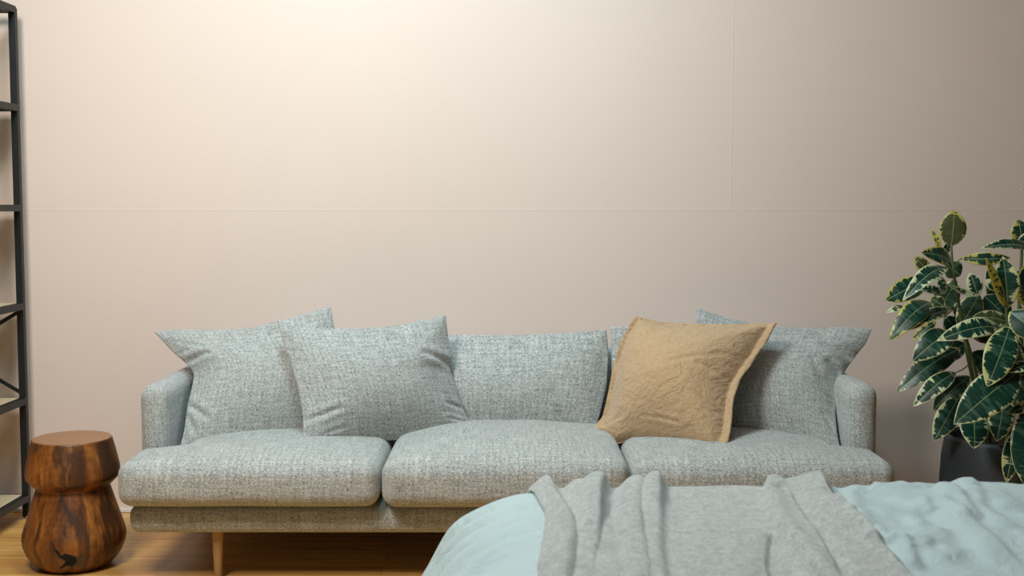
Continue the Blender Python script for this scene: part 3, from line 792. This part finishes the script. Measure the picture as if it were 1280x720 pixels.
# ------------------------------------------------------------------ rubber plant
PC = Vector((1.650, 3.90, 0))
pot = thing('plant_pot', 'matt charcoal planter standing on the floor right of the sofa', 'planter', PC)
R0 = .200
pr = [(0, 0), (R0 * .80, 0), (R0 * .86, .006), (R0 * 1.00, .07), (R0 * 1.05, .15), (R0 * 1.055, .22), (R0 * 1.035, .30), (R0 * .99, .362), (R0 * .965, .374), (R0 * .94, .377), (R0 * .915, .373), (R0 * .90, .36), (R0 * .90, .33), (0, .33)]
lathe('body', pr, POTM, PC, 96, root=pot)
lathe('soil', [(0, .331), (R0 * .895, .331), (R0 * .895, .340), (R0 * .5, .345), (0, .348)], SOIL, PC, 64, root=pot)
plant = thing('rubber_plant', 'variegated rubber plant with cream-edged dark green leaves growing in the charcoal pot', 'plant', PC + Vector((0, 0, .345)))
rnd = random.Random(5)
def stem(pts, r0, r1, name='stem'):
    q = [P(*p) for p in pts]; k = len(q)
    return tube(name, q, [r0 + (r1 - r0) * i / (k - 1) for i in range(k)], STEM, 10, plant)
stem([(1232, 566, 3.86), (1222, 500, 3.84), (1211, 450, 3.83), (1203, 405, 3.83), (1196, 365, 3.84), (1191, 335, 3.86), (1189, 305, 3.87)], .008, .0035)
stem([(1240, 566, 3.93), (1228, 500, 3.93), (1213, 440, 3.95), (1200, 400, 3.97)], .007, .004)
stem([(1256, 566, 3.83), (1268, 500, 3.80), (1268, 440, 3.78), (1260, 405, 3.76), (1258, 384, 3.75)], .008, .005)
stem([(1275, 566, 3.95), (1278, 460, 3.95), (1274, 380, 3.93), (1277, 320, 3.93), (1276, 298, 3.92)], .008, .004)
stem([(1262, 566, 4.0), (1245, 470, 4.02), (1238, 400, 4.02), (1233, 350, 4.0)], .007, .003)
stem([(1278, 460, 3.95), (1292, 380, 3.93), (1302, 300, 3.92), (1304, 262, 3.91), (1300, 243, 3.90)], .006, .003)
for q in ([(1278, 420, 3.94), (1292, 408, 3.92), (1300, 400, 3.9)], [(1277, 452, 3.93), (1290, 446, 3.89), (1300, 440, 3.85)], [(1298, 325, 3.93), (1301, 333, 3.94), (1300, 340, 3.95)], [(1277, 490, 3.93), (1290, 485, 3.87), (1300, 480, 3.8)]):
    stem(q, .003, .002, 'petiole')
def leaf(bp, tp, wpx, Y0, Y1, roll_=0.0, foldv=.25, droop=.12, tone=(0, .2, .5), back=0):
    """blade from base to tip (photo pixel + real depth), widest near the middle"""
    B = P(bp[0], bp[1], Y0); T = P(tp[0], tp[1], Y1); ax = T - B; L = ax.length; ax.normalize()
    w = wpx / F_PX * (Y0 + Y1) / 2 / 2
    # leaf face looks at the room and up, rolled about its axis
    hint = Vector((-.15, -1, .35)); side = ax.cross(hint).normalized(); nrm = side.cross(ax).normalized()
    q = Matrix.Rotation(roll_, 3, ax); side = q @ side; nrm = q @ nrm
    if nrm.y > 0: nrm = -nrm
    w = w / max(.45, math.cos(roll_))
    nl, nw = 22, 12; bm = bmesh.new(); uv = bm.loops.layers.uv.new('UVMap'); ue = bm.loops.layers.uv.new('Edge'); cl = bm.loops.layers.float_color.new('tone')
    seed = rnd.random(); info = {}; rows = []
    ph = rnd.random() * 6
    for i in range(nl + 1):
        t = i / nl; prof = (math.sin(math.pi * t ** .92) ** .72) if 0 < t < 1 else 0
        if t > .8: prof *= 1 - ((t - .8) / .2) ** 2 * .35
        hw = w * max(prof, .03 if t < 1 else .0)
        c = B + ax * (L * t) + nrm * (droop * L * (math.sin(math.pi * t)))
        row = []
        for j in range(nw + 1):
            v = -1 + 2 * j / nw
            wavy = .05 * w * math.sin(t * 9 + ph + (2 if v > 0 else 0)) * v * v
            p = c + side * (hw * v) + nrm * (abs(v) * hw * foldv + wavy - (v * v) * hw * .12)
            vert = bm.verts.new(p)
            ed = min(hw * (1 - abs(v)), L * (1 - t) * .6 + .0005, L * t * .9 + .004)
            info[vert] = (t * L, v * hw, ed); row.append(vert)
        rows.append(row)
    for a in range(nl):
        for b in range(nw):
            vs = (rows[a][b], rows[a + 1][b], rows[a + 1][b + 1], rows[a][b + 1])
            try: f = bm.faces.new(vs)
            except ValueError: continue
            f.smooth = True
            for lp in f.loops:
                x, y, e = info[lp.vert]; lp[uv].uv = (x, y); lp[ue].uv = (e, seed); lp[cl] = (*tone, 1)
    me = bpy.data.meshes.new('leaf'); bm.to_mesh(me); bm.free()
    o = link('leaf', me, LEAF); s = o.modifiers.new('thickness', 'SOLIDIFY'); s.thickness = .0008
    reparent(o, plant); return o
G = (0, .15, .5); GY = (0, .9, .5); OL = (1, .8, .45); OY = (.6, 1, .9); D = (0, .3, .15); W = (0, .0, .75)
LV = [  # base, tip, width, Y base, Y tip, roll, fold, droop, tone
 ((1189, 308), (1193, 262), 33, 3.87, 3.86, 0, .05, .05, OL), ((1176, 314), (1164, 285), 8, 3.9, 3.92, 0, .3, .05, OY),
 ((1179, 320), (1187, 301), 9, 3.92, 3.93, .3, .2, .05, D), ((1192, 330), (1151, 316), 26, 3.9, 3.8, .2, .15, .1, GY),
 ((1162, 342), (1143, 321), 18, 3.96, 3.95, 0, .15, .05, OL), ((1166, 338), (1143, 346), 12, 3.9, 3.88, .2, .2, .1, G),
 ((1184, 335), (1128, 376), 22, 3.84, 3.72, .3, .28, .18, W), ((1158, 350), (1107, 376), 30, 3.93, 3.88, .1, .1, .05, GY),
 ((1165, 378), (1111, 426), 30, 3.88, 3.78, .2, .12, .22, (0, .9, .25)), ((1190, 386), (1126, 416), 19, 3.84, 3.78, .4, .25, .10, (0, .5, .5)),
 ((1182, 366), (1147, 362), 13, 3.82, 3.78, .3, .3, .05, W), ((1181, 367), (1172, 343), 12, 3.82, 3.83, 0, .3, .05, W),
 ((1181, 384), (1162, 372), 18, 3.9, 3.92, 0, .1, .05, (.3, .5, .4)), ((1223, 370), (1186, 357), 9, 3.78, 3.72, .2, .3, -.05, W),
 ((1222, 370), (1212, 341), 20, 3.79, 3.80, 0, .2, .08, (0, .1, .8)), ((1202, 323), (1263, 322), 15, 3.87, 3.82, .4, .15, .2, (0, .8, .4)),
 ((1300, 318), (1225, 311), 17, 3.85, 3.75, .5, .25, .12, D), ((1277, 305), (1273, 274), 24, 3.9, 3.9, 0, .2, .05, GY),
 ((1272, 308), (1292, 291), 16, 3.86, 3.85, .2, .2, .1, W), ((1259, 385), (1253, 320), 32, 3.75, 3.74, 0, .35, .08, (0, .3, .8)),
 ((1257, 384), (1232, 322), 13, 3.745, 3.70, .2, .1, .02, (.1, 1.0, 1.6)), ((1286, 386), (1284, 326), 32, 3.82, 3.80, 0, .2, .05, (0, 1, .9)),
 ((1247, 362), (1231, 350), 14, 3.8, 3.8, 0, .3, .05, W), ((1244, 362), (1236, 334), 22, 3.97, 3.97, .2, .1, .1, (.25, .3, .2)),
 ((1264, 404), (1215, 396), 22, 3.82, 3.80, .2, .1, .1, (.75, .3, .35)), ((1224, 368), (1198, 412), 30, 3.95, 3.93, 0, .1, .1, (.25, .3, .1)),
 ((1252, 410), (1170, 426), 27, 3.74, 3.66, .2, .18, .16, (0, .1, .85)), ((1190, 416), (1140, 452), 34, 3.80, 3.74, .15, .10, .20, (0, .1, .3)),
 ((1200, 436), (1120, 491), 30, 3.88, 3.82, .2, .12, .16, D), ((1262, 408), (1234, 484), 40, 3.68, 3.60, 0, .12, .08, (0, .45, .8)),
 ((1274, 464), (1192, 531), 50, 3.66, 3.58, .1, .10, .12, (0, .15, .6)), ((1194, 466), (1141, 509), 24, 3.78, 3.72, .2, .16, .18, (0, .1, .9)),
 ((1212, 470), (1166, 514), 26, 3.88, 3.86, .2, .12, .16, D), ((1200, 494), (1167, 552), 29, 3.84, 3.80, .1, .12, .08, (0, .3, .55)),
 ((1216, 512), (1218, 561), 36, 3.70, 3.63, 0, .15, .08, (0, .2, .6)), ((1256, 492), (1246, 552), 32, 3.76, 3.72, .1, .12, .08, (0, .15, .5)),
 ((1300, 506), (1259, 518), 16, 3.66, 3.62, .3, .3, .12, (0, .7, .5)), ((1288, 508), (1280, 606), 46, 3.64, 3.56, 0, .12, .10, D),
 ((1268, 540), (1258, 604), 22, 3.68, 3.64, .1, .2, .08, (0, .4, .7)), ((1262, 390), (1304, 424), 36, 3.66, 3.60, .1, .12, .10, (0, .6, .6)),
 ((1182, 440), (1172, 464), 22, 3.95, 3.93, 0, .1, .1, (.2, .3, .3)), ((1294, 458), (1252, 466), 15, 3.66, 3.62, .3, .25, .12, W),
 ((1130, 384), (1108, 391), 9, 3.9, 3.88, .2, .3, .1, W), ((1170, 402), (1140, 426), 14, 3.92, 3.92, .2, .1, .1, (.2, .9, .5)),
 ((1300, 243), (1276, 238), 14, 3.9, 3.88, .3, .2, .25, D), ((1190, 480), (1187, 532), 22, 3.95, 3.95, 0, .1, .1, D),
 # inner and rear foliage
 ((1196, 350), (1168, 400), 30, 3.98, 4.0, .1, .1, .1, (.2, .3, .1)), ((1200, 345), (1182, 330), 26, 3.98, 4.0, 0, .1, .1, (.3, .3, .2)),
 ((1215, 390), (1238, 430), 34, 4.0, 4.0, .1, .1, .1, D), ((1230, 370), (1262, 402), 34, 3.98, 3.97, .1, .1, .1, D),
 ((1208, 430), (1170, 450), 26, 3.96, 3.98, .1, .1, .1, D), ((1215, 440), (1250, 470), 32, 3.98, 3.98, .1, .1, .1, D),
 ((1240, 430), (1285, 450), 36, 3.95, 3.92, .1, .1, .1, D), ((1200, 420), (1180, 395), 26, 4.02, 4.04, .1, .1, .1, D),
 ((1262, 340), (1290, 370), 30, 3.98, 3.98, .1, .1, .1, D), ((1265, 470), (1300, 510), 36, 3.9, 3.85, .1, .1, .1, D),
 ((1220, 400), (1190, 385), 28, 4.04, 4.05, 0, .1, .1, (.3, .3, .1)), ((1235, 350), (1255, 385), 26, 4.03, 4.03, 0, .1, .1, D),
 ((1225, 470), (1255, 500), 28, 4.0, 4.0, 0, .1, .1, D), ((1250, 420), (1275, 470), 30, 3.88, 3.86, 0, .1, .1, (.15, .4, .3)),
 # off to the right, past the frame
 ((1300, 400), (1370, 380), 36, 3.9, 3.85, .1, .1, .1, G), ((1300, 440), (1360, 470), 36, 3.85, 3.8, .1, .1, .1, G), ((1300, 340), (1350, 300), 34, 3.95, 3.9, .1, .1, .1, G), ((1300, 480), (1350, 530), 36, 3.8, 3.75, .1, .1, .1, G),
]
for a in LV: leaf(*a)
# petioles that show
for pts in ([(1196, 332, 3.85), (1198, 326, 3.86), (1203, 323, 3.87)], [(1201, 391, 3.83), (1196, 388, 3.84), (1190, 386, 3.84)], [(1206, 405, 3.83), (1213, 400, 3.81), (1217, 397, 3.80)],
            [(1212, 455, 3.83), (1203, 462, 3.80), (1194, 466, 3.78)], [(1265, 470, 3.79), (1272, 466, 3.7), (1274, 464, 3.66)], [(1260, 400, 3.76), (1262, 404, 3.70), (1262, 408, 3.68)],
            [(1196, 365, 3.84), (1190, 364, 3.83), (1182, 366, 3.82)], [(1190, 345, 3.86), (1187, 338, 3.85), (1184, 335, 3.84)], [(1274, 380, 3.93), (1282, 388, 3.85), (1286, 386, 3.82)]):
    stem(pts, .0022, .0016, 'petiole')
